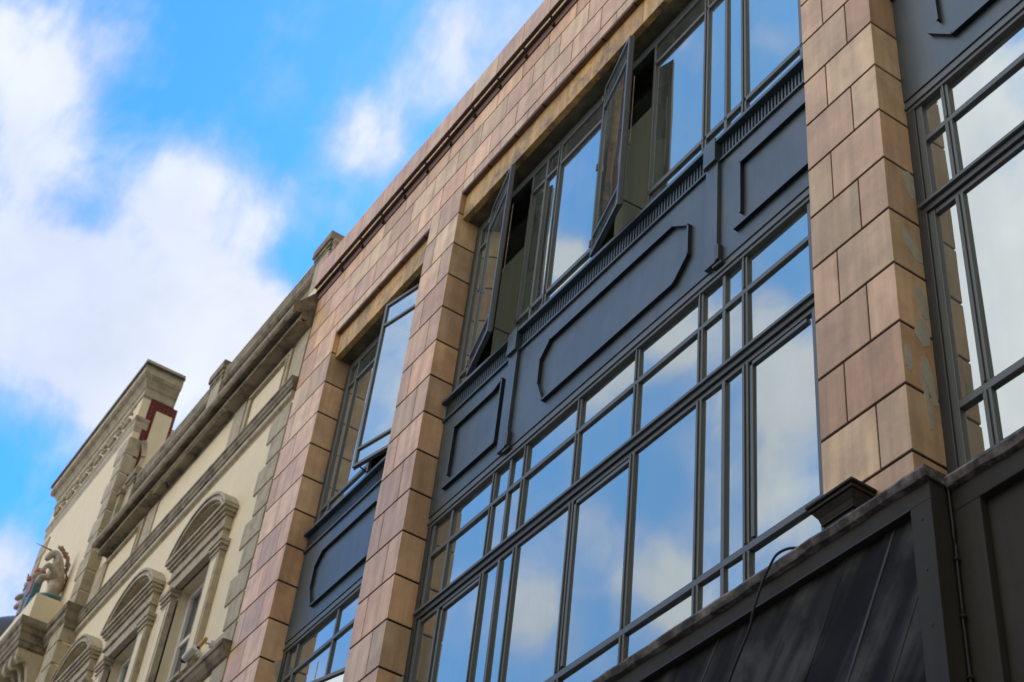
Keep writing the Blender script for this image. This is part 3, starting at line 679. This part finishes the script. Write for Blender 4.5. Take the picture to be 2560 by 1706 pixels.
# attic: pilasters and framed panels
for (a, b) in ((-7.99, XR), (-9.44, -9.14), (-11.78, -11.48), (-13.4, -13.12)):
    q = MB(); q.box(a, b, -.002, .03, 11.21, 11.88, 'trim'); q.build('attic_pilaster', CB, bevel=.004)
def frame_ring(x0, x1, z0, z1, w, y0, y1, mn='trim'):
    q = MB(); q.box(x0, x1, y0, y1, z1 - w, z1, mn); q.box(x0, x1, y0, y1, z0, z0 + w, mn); q.box(x0, x0 + w, y0, y1, z0 + w, z1 - w, mn); q.box(x1 - w, x1, y0, y1, z0 + w, z1 - w, mn)
    i = w * .55; q.box(x0 + i, x1 - i, y0 - .012, y0, z1 - w, z1 - w + .02, mn); q.box(x1 - w, x1 - w + .02, y0 - .012, y0, z0 + w, z1 - w, mn)
    return q.build('attic_panel', CB, bevel=.005)
frame_ring(-9.06, -8.06, 11.25, 11.85, .075, -.012, .03); frame_ring(-13.05, -11.86, 11.25, 11.85, .075, -.012, .03)
# parapet wall with coping and blocks
run([(.10, 12.2), (.10, 12.98), (.062, 13.0), (.04, 13.03), (.036, 13.09), (.03, 13.10), (.03, 13.15), (.40, 13.15), (.40, 12.2)], -13.45, XR, 'cornice', 'parapet')
run([(.40, 13.151), (.026, 13.151), (.022, 13.155), (.022, 13.178), (.03, 13.182), (.40, 13.182)], -13.45, XR, 'trim', 'parapet_coping')
for c in (-7.95, -10.60, -13.25):
    q = MB(); q.box(c - .15, c + .15, .02, .42, 12.2, 13.14, 'trim'); q.box(c - .17, c + .17, .012, .44, 13.08, 13.13, 'cornice'); q.box(c - .19, c + .19, .0, .45, 13.13, 13.19, 'cornice'); q.box(c - .215, c + .215, -.02, .47, 13.19, 13.31, 'cornice')
    q.build('parapet_block', CB, bevel=.010)
# window surrounds
def arc(cx, cz, r, a0, a1, n): return [(cx + r * math.sin(a0 + (a1 - a0) * i / n), cz + r * math.cos(a0 + (a1 - a0) * i / n)) for i in range(n + 1)]
def archband(q, cx, cz, ro, ri, ha, hai, yf, yb, mn, n=18):
    A = arc(cx, cz, ro, -ha, ha, n); B = arc(cx, cz, ri, -hai, hai, n); m = n + 1
    vs = [(p[0], yf, p[1]) for p in A] + [(p[0], yf, p[1]) for p in B] + [(p[0], yb, p[1]) for p in A] + [(p[0], yb, p[1]) for p in B]
    fs = []
    for i in range(n): fs += [(i, i + 1, m + i + 1, m + i), (2 * m + i, 3 * m + i, 3 * m + i + 1, 2 * m + i + 1), (i, 2 * m + i, 2 * m + i + 1, i + 1), (m + i, m + i + 1, 3 * m + i + 1, 3 * m + i)]
    fs += [(0, m, 3 * m, 2 * m), (n, 2 * m + n, 3 * m + n, m + n)]
    q.add(vs, fs, mn)
def surround(cx):
    o = bpy.data.objects.new('window', None); COL.objects.link(o); o.parent = CB; o.matrix_parent_inverse = Matrix.Translation(-Vector(CB.location))
    cz = 9.652; R0 = .863; ha = math.asin(.715 / R0)
    q = MB()
    for (ro, ri, yf) in ((R0, R0 - .028, -.134), (R0 - .028, R0 - .055, -.112), (R0 - .055, R0 - .085, -.124), (R0 - .085, R0 - .105, -.085), (R0 - .19, R0 - .225, -.035)):
        zc = 10.135 - cz
        archband(q, cx, cz, ro, ri, math.acos(min(1, zc / ro)) if ro > zc else 0, math.acos(zc / ri) if ri > zc else 0, yf, WY + .02, 'trim')
    # tympanum
    A = arc(cx, cz, R0 - .19, -math.acos((10.10 - cz) / (R0 - .19)), math.acos((10.10 - cz) / (R0 - .19)), 12)
    vs = [(p[0], .004, p[1]) for p in A]; q.add(vs, [tuple(range(len(vs)))], 'trim')
    # shell ribs in the tympanum
    for k in range(-9, 10):
        q.ell((cx + .05 * k, -.02, 10.15), (.017, .03, .045), 'stucco', nu=8, nv=6)
    sub(q, 'hood', o, bevel=.0)
    q = MB()
    # entablature: cyma, frieze, architrave
    for (x, y, z0, z1) in ((.712, -.134, 10.10, 10.135), (.69, -.110, 10.065, 10.10), (.665, -.085, 10.03, 10.065), (.64, -.060, 9.91, 10.03), (.655, -.075, 9.885, 9.91), (.63, -.052, 9.75, 9.885)):
        q.box(cx - x, cx + x, y, WY + .02, z0, z1, 'trim')
    sub(q, 'entablature', o, bevel=.004)
    for sg in (-1, 1):
        q = MB(); a, b = sorted((cx + sg * HW, cx + sg * (HW + .245)))
        q.box(a + .02 * (sg < 0), b - .02 * (sg > 0), -.045, WY + .02, 8.40, 9.62, 'trim'); q.box(a - .0, b + .0, -.06, WY + .02, 9.62, 9.645, 'trim')
        q.box(a - .012, b + .012, -.072, WY + .02, 9.67, 9.71, 'trim'); q.box(a - .022, b + .022, -.085, WY + .02, 9.71, 9.75, 'trim'); q.box(a + .01, b - .01, -.05, WY + .02, 9.645, 9.67, 'trim')
        q.box(a + .055, b - .055, -.052, -.045, 8.5, 9.55, 'stucco')
        sub(q, 'pilaster', o, bevel=.004)
    # sash
    q = MB(); y = .125
    x0, x1 = cx - HW, cx + HW
    q.box(x0, x0 + .075, y, y + .08, 8.40, ZT, 'white'); q.box(x1 - .075, x1, y, y + .08, 8.40, ZT, 'white'); q.box(x0 + .075, x1 - .075, y, y + .08, ZT - .07, ZT, 'white')
    q.box(x0 + .075, x1 - .075, y + .01, y + .06, 9.12, 9.17, 'white'); q.box(x0 + .075, x1 - .075, y, y + .08, 8.40, 8.46, 'white')
    sub(q, 'frame', o, bevel=.004)
    q = MB(); q.box(x0 + .07, x1 - .07, y + .035, y + .04, 8.45, 9.70, 'oldglass'); sub(q, 'pane', o)
    q = MB(); q.box(x0 - .05, x1 + .05, -.07, .2, 8.36, 8.40, 'trim'); sub(q, 'sill', o, bevel=.005)
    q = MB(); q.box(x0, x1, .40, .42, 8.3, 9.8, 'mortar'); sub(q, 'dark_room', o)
for c in WIN: surround(c)

# ---- pavilion: taller corner block
q = MB(); q.box(PL, PX, -.12, .36, 11.2, 14.68, 'stucco'); q.box(PL, PX, -.12, 4, 0, 11.2, 'stucco'); q.box(PX - .3, PX - .002, .36, .374, 13.0, 14.68, 'brick'); q.box(PL, PX - .3, .36, 2.5, 11.2, 14.6, 'stucco')
q.build('corner_block', CB)
q = MB(); 
# exposed red brick return with courses
zb = 13.2; r = 0
while zb < 14.68:
    x = -.018 + (.0 if r % 2 else .05); y0 = -.018
    ys = [y0]; 
    while x < .374: 
        if x > y0 + .02: ys.append(x)
        x += .105
    ys.append(.374)
    for a, b in zip(ys[:-1], ys[1:]): t = random.uniform(.75, 1.25); q.box(PX, PX + .012, a + .003, b - .003, zb + .003, min(zb + .037, 14.69), 'brick')
    zb += .04; r += 1
q.build('brick_return', CB)
q = MB(); q.box(PX - .02, PX + .05, .092, .322, 12.6, 14.51, 'stucco'); q.build('render_pier', CB, bevel=.004)
zz = [(11.27 + .303 * k, 11.27 + .303 * (k + 1)) for k in range(10)]
q = MB(); ql = MB()
for i, (a, b) in enumerate(zz[:9]):
    w_ = .40 if i % 2 == 0 else .30
    q.box(PX - w_, PX + .014, -.138, .05, a + .012, b - .012, 'trim')
    ql.box(PL - .01, PL + w_, -.138, .05, a + .012, b - .012, 'trim')
ql.build('corner_quoins', CB, bevel=.008)
for i in range(8):
    a, b = 10.84 - .303 * i, 10.84 - .303 * (i - 1)
    w_ = .34 if i % 2 else .44
    q.box(PX - w_, PX + .014, -.175, .05, a + .012, b - .012, 'trim')
q.build('corner_quoins', CB, bevel=.008)
def wrap(prof, mn, name, xl=PL, xr=PX, yb=.30, bevel=0):
    """prof = list of (projection from the face y=-.12, z); wraps front and both returns with mitred corners"""
    q = MB(); rings = []
    for (p, z) in prof: rings.append([(xl - p, yb, z), (xl - p, -.12 - p, z), (xr + p, -.12 - p, z), (xr + p, yb, z)])
    vs = [v for r_ in rings for v in r_]; n = len(prof); fs = []
    for i in range(n - 1):
        for k in range(3): fs.append((i * 4 + k, i * 4 + k + 1, (i + 1) * 4 + k + 1, (i + 1) * 4 + k))
    fs += [tuple(range(4)), tuple((n - 1) * 4 + k for k in range(4))[::-1], tuple(i * 4 + 3 for i in range(n)), tuple(i * 4 for i in range(n))[::-1]]
    q.add(vs, fs, mn); return q.build(name, CB, bevel=bevel)
wrap([(0, 14.66), (.004, 14.695), (.022, 14.70), (.024, 14.785), (.006, 14.79), (.010, 14.835), (.030, 14.85), (.045, 14.89), (.075, 14.935), (.118, 14.955), (.118, 14.975), (.132, 14.98), (.132, 15.07), (.118, 15.08), (.120, 15.105), (.152, 15.11), (.152, 15.185), (.10, 15.20)], 'trim', 'crowning_cornice', yb=.305)
wrap([(.12, 15.108), (.1545, 15.108), (.1545, 15.140), (.12, 15.140)], 'slate', 'lead_flashing', yb=.31)
wrap([(0, 14.09), (.003, 14.10), (.006, 14.16), (.012, 14.17), (.014, 14.27), (.03, 14.29), (.034, 14.33), (.0, 14.345)], 'trim', 'frieze_moulding', yb=.05)
# frieze blocks and scrollwork
q = MB(); q.box(PX - .19, PX + .010, -.134, -.02, 14.345, 14.66, 'stucco'); q.build('frieze_block', CB, bevel=.004); q = MB(); q.box(PL - .01, PL + .19, -.134, -.02, 14.345, 14.66, 'stucco'); q.build('frieze_block', CB, bevel=.004)
x = PL + .3; kk = 0
while x < PX - .28:
    q = MB(); sg = 1 if kk % 2 else -1
    q.tube([(x + .11 * (1 - k / 16) * math.cos(k / 15 * 7.5), -.15, 14.50 + sg * .11 * (1 - k / 16) * math.sin(k / 15 * 7.5)) for k in range(16)], [.030 - .0012 * k for k in range(16)], 'trim', 8)
    q.ell((x + .10, -.15, 14.42), (.04, .03, .03), 'trim', nu=8, nv=6); q.ell((x + .11, -.15, 14.59), (.035, .03, .03), 'trim', nu=8, nv=6)
    q.build('scroll_ornament', CB, smooth=True); x += .265; kk += 1
# string course on the corner piers, and scroll bracket at the roof junction
wrap([(.05, 11.03), (.055, 11.08), (.09, 11.12), (.09, 11.19), (.075, 11.20), (.08, 11.23), (.105, 11.25), (.11, 11.325), (.05, 11.335)], 'cornice', 'pier_string_course', yb=.05)
q = MB(); pts = []
for i in range(26):
    t = i / 25; pts.append((PX + .06, .055 + .05 * math.sin(t * 6.0), 13.95 - .95 * t))
q.tube(pts, [.045 - .02 * math.sin(i / 25 * math.pi) for i in range(26)], 'trim', 8)
q.box(PX, PX + .14, -.06, .12, 13.02, 13.08, 'cornice'); q.box(PX, PX + .12, -.04, .10, 12.3, 13.02, 'trim')
q.build('scroll_bracket', CB, smooth=False)
# balcony with consoles
BX0, BX1 = -16.5, -14.08
q = MB()
def slab(xl, xr, prof, mn):
    vs = []; n = len(prof)
    for (yf, z) in prof:
        e = -yf - .50; vs += [(xl - e, -.1, z), (xl - e, yf, z), (xr + e, yf, z), (xr + e, -.1, z)]
    fs = []
    for i in range(n - 1):
        for k in range(3): fs.append((i * 4 + k, i * 4 + k + 1, (i + 1) * 4 + k + 1, (i + 1) * 4 + k))
    fs += [(0, 1, 2, 3), tuple((n - 1) * 4 + k for k in range(4))[::-1]]
    q.add(vs, fs, mn)
slab(BX0, BX1 - .05, [(-.44, 10.93), (-.45, 10.98), (-.47, 10.99), (-.48, 11.05), (-.495, 11.06), (-.495, 11.15), (-.51, 11.17), (-.515, 11.23), (-.54, 11.25), (-.553, 11.28), (-.553, 11.345), (-.53, 11.35)], 'cornice')
q.build('balcony', CB)
def console(x):
    q = MB(); P = [(-.10, 10.93), (-.45, 10.93), (-.455, 10.85), (-.44, 10.79), (-.40, 10.76), (-.36, 10.79), (-.33, 10.80), (-.29, 10.74), (-.25, 10.62), (-.22, 10.48), (-.21, 10.38), (-.18, 10.30), (-.14, 10.28), (-.10, 10.30)]
    q.prism(P, x - .045, x + .045, 'x', 'trim')
    q.tube([(x - .055, -.405, 10.84), (x + .055, -.405, 10.84)], .05, 'trim', 12); q.tube([(x - .052, -.16, 10.34), (x + .052, -.16, 10.34)], .04, 'trim', 12)
    q.build('console', CB, bevel=.004)
for k in range(10): console(-14.16 - .225 * k)
q = MB(); q.box(-16.3, -14.09, -.47, -.115, 11.35, 11.70, 'stucco'); q.build('pedestal', CB, bevel=.006)

# ================================================================== heraldic beasts on the pedestal
def skin_body(name, verts, edges, radii, mn, parent, lev_=1):
    me = bpy.data.meshes.new(name); me.from_pydata(verts, edges, []); me.materials.append(M[mn])
    o = bpy.data.objects.new(name, me); COL.objects.link(o); o.parent = parent; o.matrix_parent_inverse = Matrix.Translation(-Vector(parent.location))
    sk = o.modifiers.new('skin', 'SKIN'); sk.use_smooth_shade = True
    for i, r in enumerate(radii): me.skin_vertices[0].data[i].radius = (r, r)
    me.skin_vertices[0].data[0].use_root = True
    ss = o.modifiers.new('sub', 'SUBSURF'); ss.levels = lev_; ss.render_levels = lev_
    return o
Y = -.32
# unicorn rearing, looking out over the street
U = thing('unicorn_statue', 'weathered white unicorn statue with golden mane and horn at the right end of the pedestal', 'statue', (-14.3, -.3, 11.70))
def P3(y, z, x=-14.3): return (x, y, z)
uv = [P3(-.235, 11.93, -14.34), P3(-.23, 12.08, -14.33), P3(-.26, 12.21), P3(-.305, 12.34), P3(-.375, 12.455), P3(-.43, 12.40), P3(-.468, 12.29),
      P3(-.285, 11.92, -14.26), P3(-.30, 11.80, -14.26), P3(-.26, 11.72, -14.26), P3(-.325, 11.70, -14.26),       # near hind leg and hoof
      P3(-.20, 11.86, -14.40), P3(-.27, 11.76, -14.42), P3(-.23, 11.71, -14.42),                                   # far hind leg
      P3(-.36, 12.19, -14.24), P3(-.44, 12.21, -14.23), P3(-.475, 12.10, -14.23), P3(-.50, 12.07, -14.23),       # near foreleg, bent
      P3(-.36, 12.12, -14.38), P3(-.45, 12.10, -14.40), P3(-.46, 11.99, -14.40)]
ue = [(0, 1), (1, 2), (2, 3), (3, 4), (4, 5), (5, 6), (0, 7), (7, 8), (8, 9), (9, 10), (0, 11), (11, 12), (12, 13), (2, 14), (14, 15), (15, 16), (16, 17), (2, 18), (18, 19), (19, 20)]
ur = [.105, .095, .115, .082, .068, .055, .034, .072, .040, .034, .040, .06, .038, .04, .055, .038, .030, .032, .055, .038, .034]
skin_body('body', uv, ue, ur, 'statue', U, 2)
q = MB()
for k in range(40):
    t = k / 39; yy = -.375 + .15 * math.sin(t * 1.7) ; zz_ = 12.54 - .30 * t + .03 * math.sin(t * 3.1)
    q.ell((-14.30 + random.uniform(-.035, .035), yy + .045 + random.uniform(-.010, .012), zz_), (.014, .018, .040), 'gold', rot=Matrix.Rotation(.5 - .9 * t + random.uniform(-.4, .4), 3, 'X'), nu=7, nv=6)
q.build('mane', U, smooth=True)
q = MB(); q.tube([(-14.30, -.435, 12.455), (-14.30, -.66, 12.475)], [.013, .003], 'gold', 8); q.build('horn', U, smooth=True)
q = MB(); q.ell((-14.27, -.375, 12.525), (.012, .014, .032), 'statue', nu=8, nv=6); q.build('ear', U, smooth=True)
q = MB(); q.ell((-14.256, -.425, 12.41), (.006, .010, .008), 'black', nu=8, nv=6); q.build('eye', U, smooth=True)
q = MB(); q.tube([(-14.33, -.16, 11.95), (-14.33, -.125, 12.05), (-14.33, -.13, 12.17), (-14.33, -.16, 12.24)], [.014, .024, .028, .006], 'gold'); q.build('tail', U, smooth=True)
q = MB(); q.tube([(-14.30, -.345, 12.33), (-14.24, -.30, 12.27), (-14.30, -.24, 12.24)], [.012] * 3, 'gold', 8); q.build('collar', U, smooth=True)
# shield between the beasts
S = thing('shield_carving', 'quartered teal and red carved shield between the unicorn and the lion', 'carving', (-14.85, -.4, 11.70))
q = MB(); q.prism([(-15.05, 12.28), (-14.65, 12.28), (-14.65, 11.95), (-14.72, 11.80), (-14.85, 11.71), (-14.98, 11.80), (-15.05, 11.95)], -.45, -.34, 'y', 'teal'); q.build('field', S, bevel=.02)
q = MB(); q.box(-14.84, -14.68, -.462, -.448, 12.0, 12.24, 'statred'); q.box(-15.02, -14.86, -.462, -.448, 11.80, 11.99, 'gold'); q.build('quarters', S)
q = MB(); q.ell((-14.85, -.38, 12.34), (.12, .09, .06), 'gold'); q.ell((-14.85, -.38, 12.42), (.08, .08, .06), 'statred'); q.build('crown', S, smooth=True)
# lion at the left end
Lo = thing('lion_statue', 'weathered crowned lion statue with brown mane at the left end of the pedestal', 'statue', (-15.25, -.38, 11.70))
X = -15.25
lv = [(X, -.26, 11.95), (X, -.28, 12.10), (X, -.32, 12.24), (X, -.36, 12.36), (X, -.40, 12.43), (X, -.455, 12.39),
      (X + .06, -.30, 11.86), (X + .06, -.27, 11.74), (X + .06, -.33, 11.72), (X - .07, -.29, 11.84), (X - .07, -.30, 11.72),
      (X + .07, -.40, 12.20), (X + .08, -.47, 12.18), (X + .08, -.50, 12.10), (X - .07, -.40, 12.12), (X - .07, -.47, 12.06)]
le = [(0, 1), (1, 2), (2, 3), (3, 4), (4, 5), (0, 6), (6, 7), (7, 8), (0, 9), (9, 10), (2, 11), (11, 12), (12, 13), (2, 14), (14, 15)]
skin_body('body', lv, le, [.11, .10, .12, .09, .075, .045, .065, .04, .042, .06, .04, .055, .04, .04, .055, .04], 'statue', Lo, 2)
q = MB()
for k in range(46):
    a = k / 23 * 2 * math.pi; r2 = .085 if k < 23 else .06; dy = .0 if k < 23 else .03
    q.ell((X + r2 * math.cos(a), -.385 - dy * .5 + .02 * math.sin(a) * 1.0, 12.395 + r2 * 1.1 * math.sin(a)), (.016, .030, .034), 'gold', rot=Matrix.Rotation(-a, 3, 'Y'), nu=7, nv=6)
q.build('mane', Lo, smooth=True)
q = MB(); q.tube([(X, -.40, 12.48), (X, -.40, 12.53)], [.045, .055], 'gold', 10)
for k in range(5):
    a = k / 5 * 2 * math.pi; q.ell((X + .05 * math.cos(a), -.40 + .05 * math.sin(a), 12.55), (.012, .012, .022), 'gold', nu=7, nv=6)
q.build('crown', Lo)
# ribbon along the foot
q = MB(); pts = [(-15.1 + .06 * i, -.43 + .02 * math.sin(i * .9), 11.735 + .015 * math.sin(i * 1.3)) for i in range(16)] + [(-14.14, -.36, 11.74), (-14.11, -.27, 11.745), (-14.12, -.17, 11.75)]
q.tube(pts, [.03] * len(pts), 'teal', 8); tag(q.build('ribbon', smooth=True), 'teal carved ribbon lying along the foot of the beasts', 'carving')

# ================================================================== small fixtures on the cream wall
def seccam(loc, label, mn, sc=1.):
    t = thing('security_camera', label, 'camera', loc)
    x, y, z = loc
    q = MB(); q.box(x - .02, x + .02, y - .03, y, z - .03, z + .03, 'camwhite'); q.tube([(x, y - .02, z), (x, y - .08, z - .01)], .010, 'camwhite'); q.build('bracket', t)
    q = MB(); q.tube([(x + .07 * sc, y - .08, z + .02), (x - .09 * sc, y - .10, z - .035)], .034 * sc, mn, 14); q.build('housing', t, bevel=.006)
    q = MB(); q.tube([(x - .091 * sc, y - .1, z - .0355), (x - .115 * sc, y - .102, z - .044)], .030 * sc, 'black', 14); q.build('lens', t)
seccam((-8.50, WY, 8.49), 'white security camera beside the nearest cream window', 'camwhite', 1.)
seccam((-8.22, WY, 8.47), 'small yellow backed security camera nearest the quoins', 'yellow', .55)
q = MB(); q.tube([(-11.2, -.06, 12.05), (-11.18, -.07, 11.95), (-11.15, -.03, 11.85)], .012, 'black', 8); tag(q.build('bracket_hook', smooth=True), 'black iron hook under the main cream cornice', 'hook')

# ================================================================== dark domed roof beyond
D = thing('domed_building', 'dark domed roof just visible beyond the cream building', 'building', (-30, 2.6, 0))
q = MB(); q.box(-32, -28.2, 0.9, 4.6, 0, 18.2, 'trim'); q.build('wall', D)
q = MB(); q.ell((-30.1, 2.6, 18.2), (1.7, 1.6, 1.85), 'slate', nu=32, nv=20); q.build('dome', D, smooth=True)

# ================================================================== sunlit terrace across the street (behind the camera, seen only by the light it throws back)
def terrace(x0, x1, h, wm, n, label):
    t = thing('terrace_house', label, 'building', ((x0 + x1) / 2, -13.0, 0), 'houses across the street')
    q = MB(); cols = n; wdt = (x1 - x0) / cols; zs = [3.9 + 2.9 * k for k in range(int((h - 4.5) // 2.9) + 1)]
    q.box(x0, x1, -20, -13.3, 0, h, wm)
    zc = 3.4; q.box(x0, x1, -13.3, -13, zc, zs[0], wm)
    for z in zs:
        top = z + 2.9 if z != zs[-1] else h
        q.box(x0, x1, -13.3, -13, z + 1.7, top, wm)
        for c in range(cols):
            a = x0 + c * wdt; q.box(a, a + wdt * .25, -13.3, -13, z, z + 1.7, wm); q.box(a + wdt * .75, a + wdt, -13.3, -13, z, z + 1.7, wm)
    q.build('wall', t)
    for z in zs:
        for c in range(cols):
            a = x0 + c * wdt + wdt * .25; b = a + wdt * .5
            q = MB(); q.box(a, b, -13.12, -13.08, z, z + .06, 'white'); q.box(a, b, -13.12, -13.08, z + 1.64, z + 1.7, 'white'); q.box(a, b, -13.12, -13.08, z + .82, z + .88, 'white'); q.box(a, b, -13.16, -13.14, z, z + 1.7, 'oldglass'); q.box(a - .08, b + .08, -13.02, -12.9, z - .1, z, 'trim')
            q.build('window', t)
    q = MB(); q.box(x0, x1, -13.3, -12.75, h, h + .2, 'trim'); q.build('cornice', t)
    q = MB(); q.box(x0 + .3, x1 - .3, -13.2, -13.1, .5, 2.7, 'oldglass'); q.box(x0, x1, -13.3, -12.9, 2.8, 3.4, 'fascia'); q.box(x0, x1, -13.3, -13, 0, .5, 'fascia'); q.build('shopfront', t)
for i, (a, b, h, wm, n, lab) in enumerate(((-34, -24, 10.5, 'brick', 4, 'red brick terrace house at the far end across the street'), (-24, -15, 11.5, 'trim', 4, 'stone terrace house across the street from the balcony'), (-15, -7, 10.8, 'brick', 3, 'red brick terrace house across the street'),
    (-7, 2, 11.4, 'trim', 4, 'stone terrace house facing the tiled building'), (2, 11, 10.6, 'brick', 4, 'red brick terrace house facing the right pier'), (11, 22, 11.2, 'trim', 4, 'stone terrace house at the near end across the street'))):
    terrace(a, b, h, wm, n, lab)
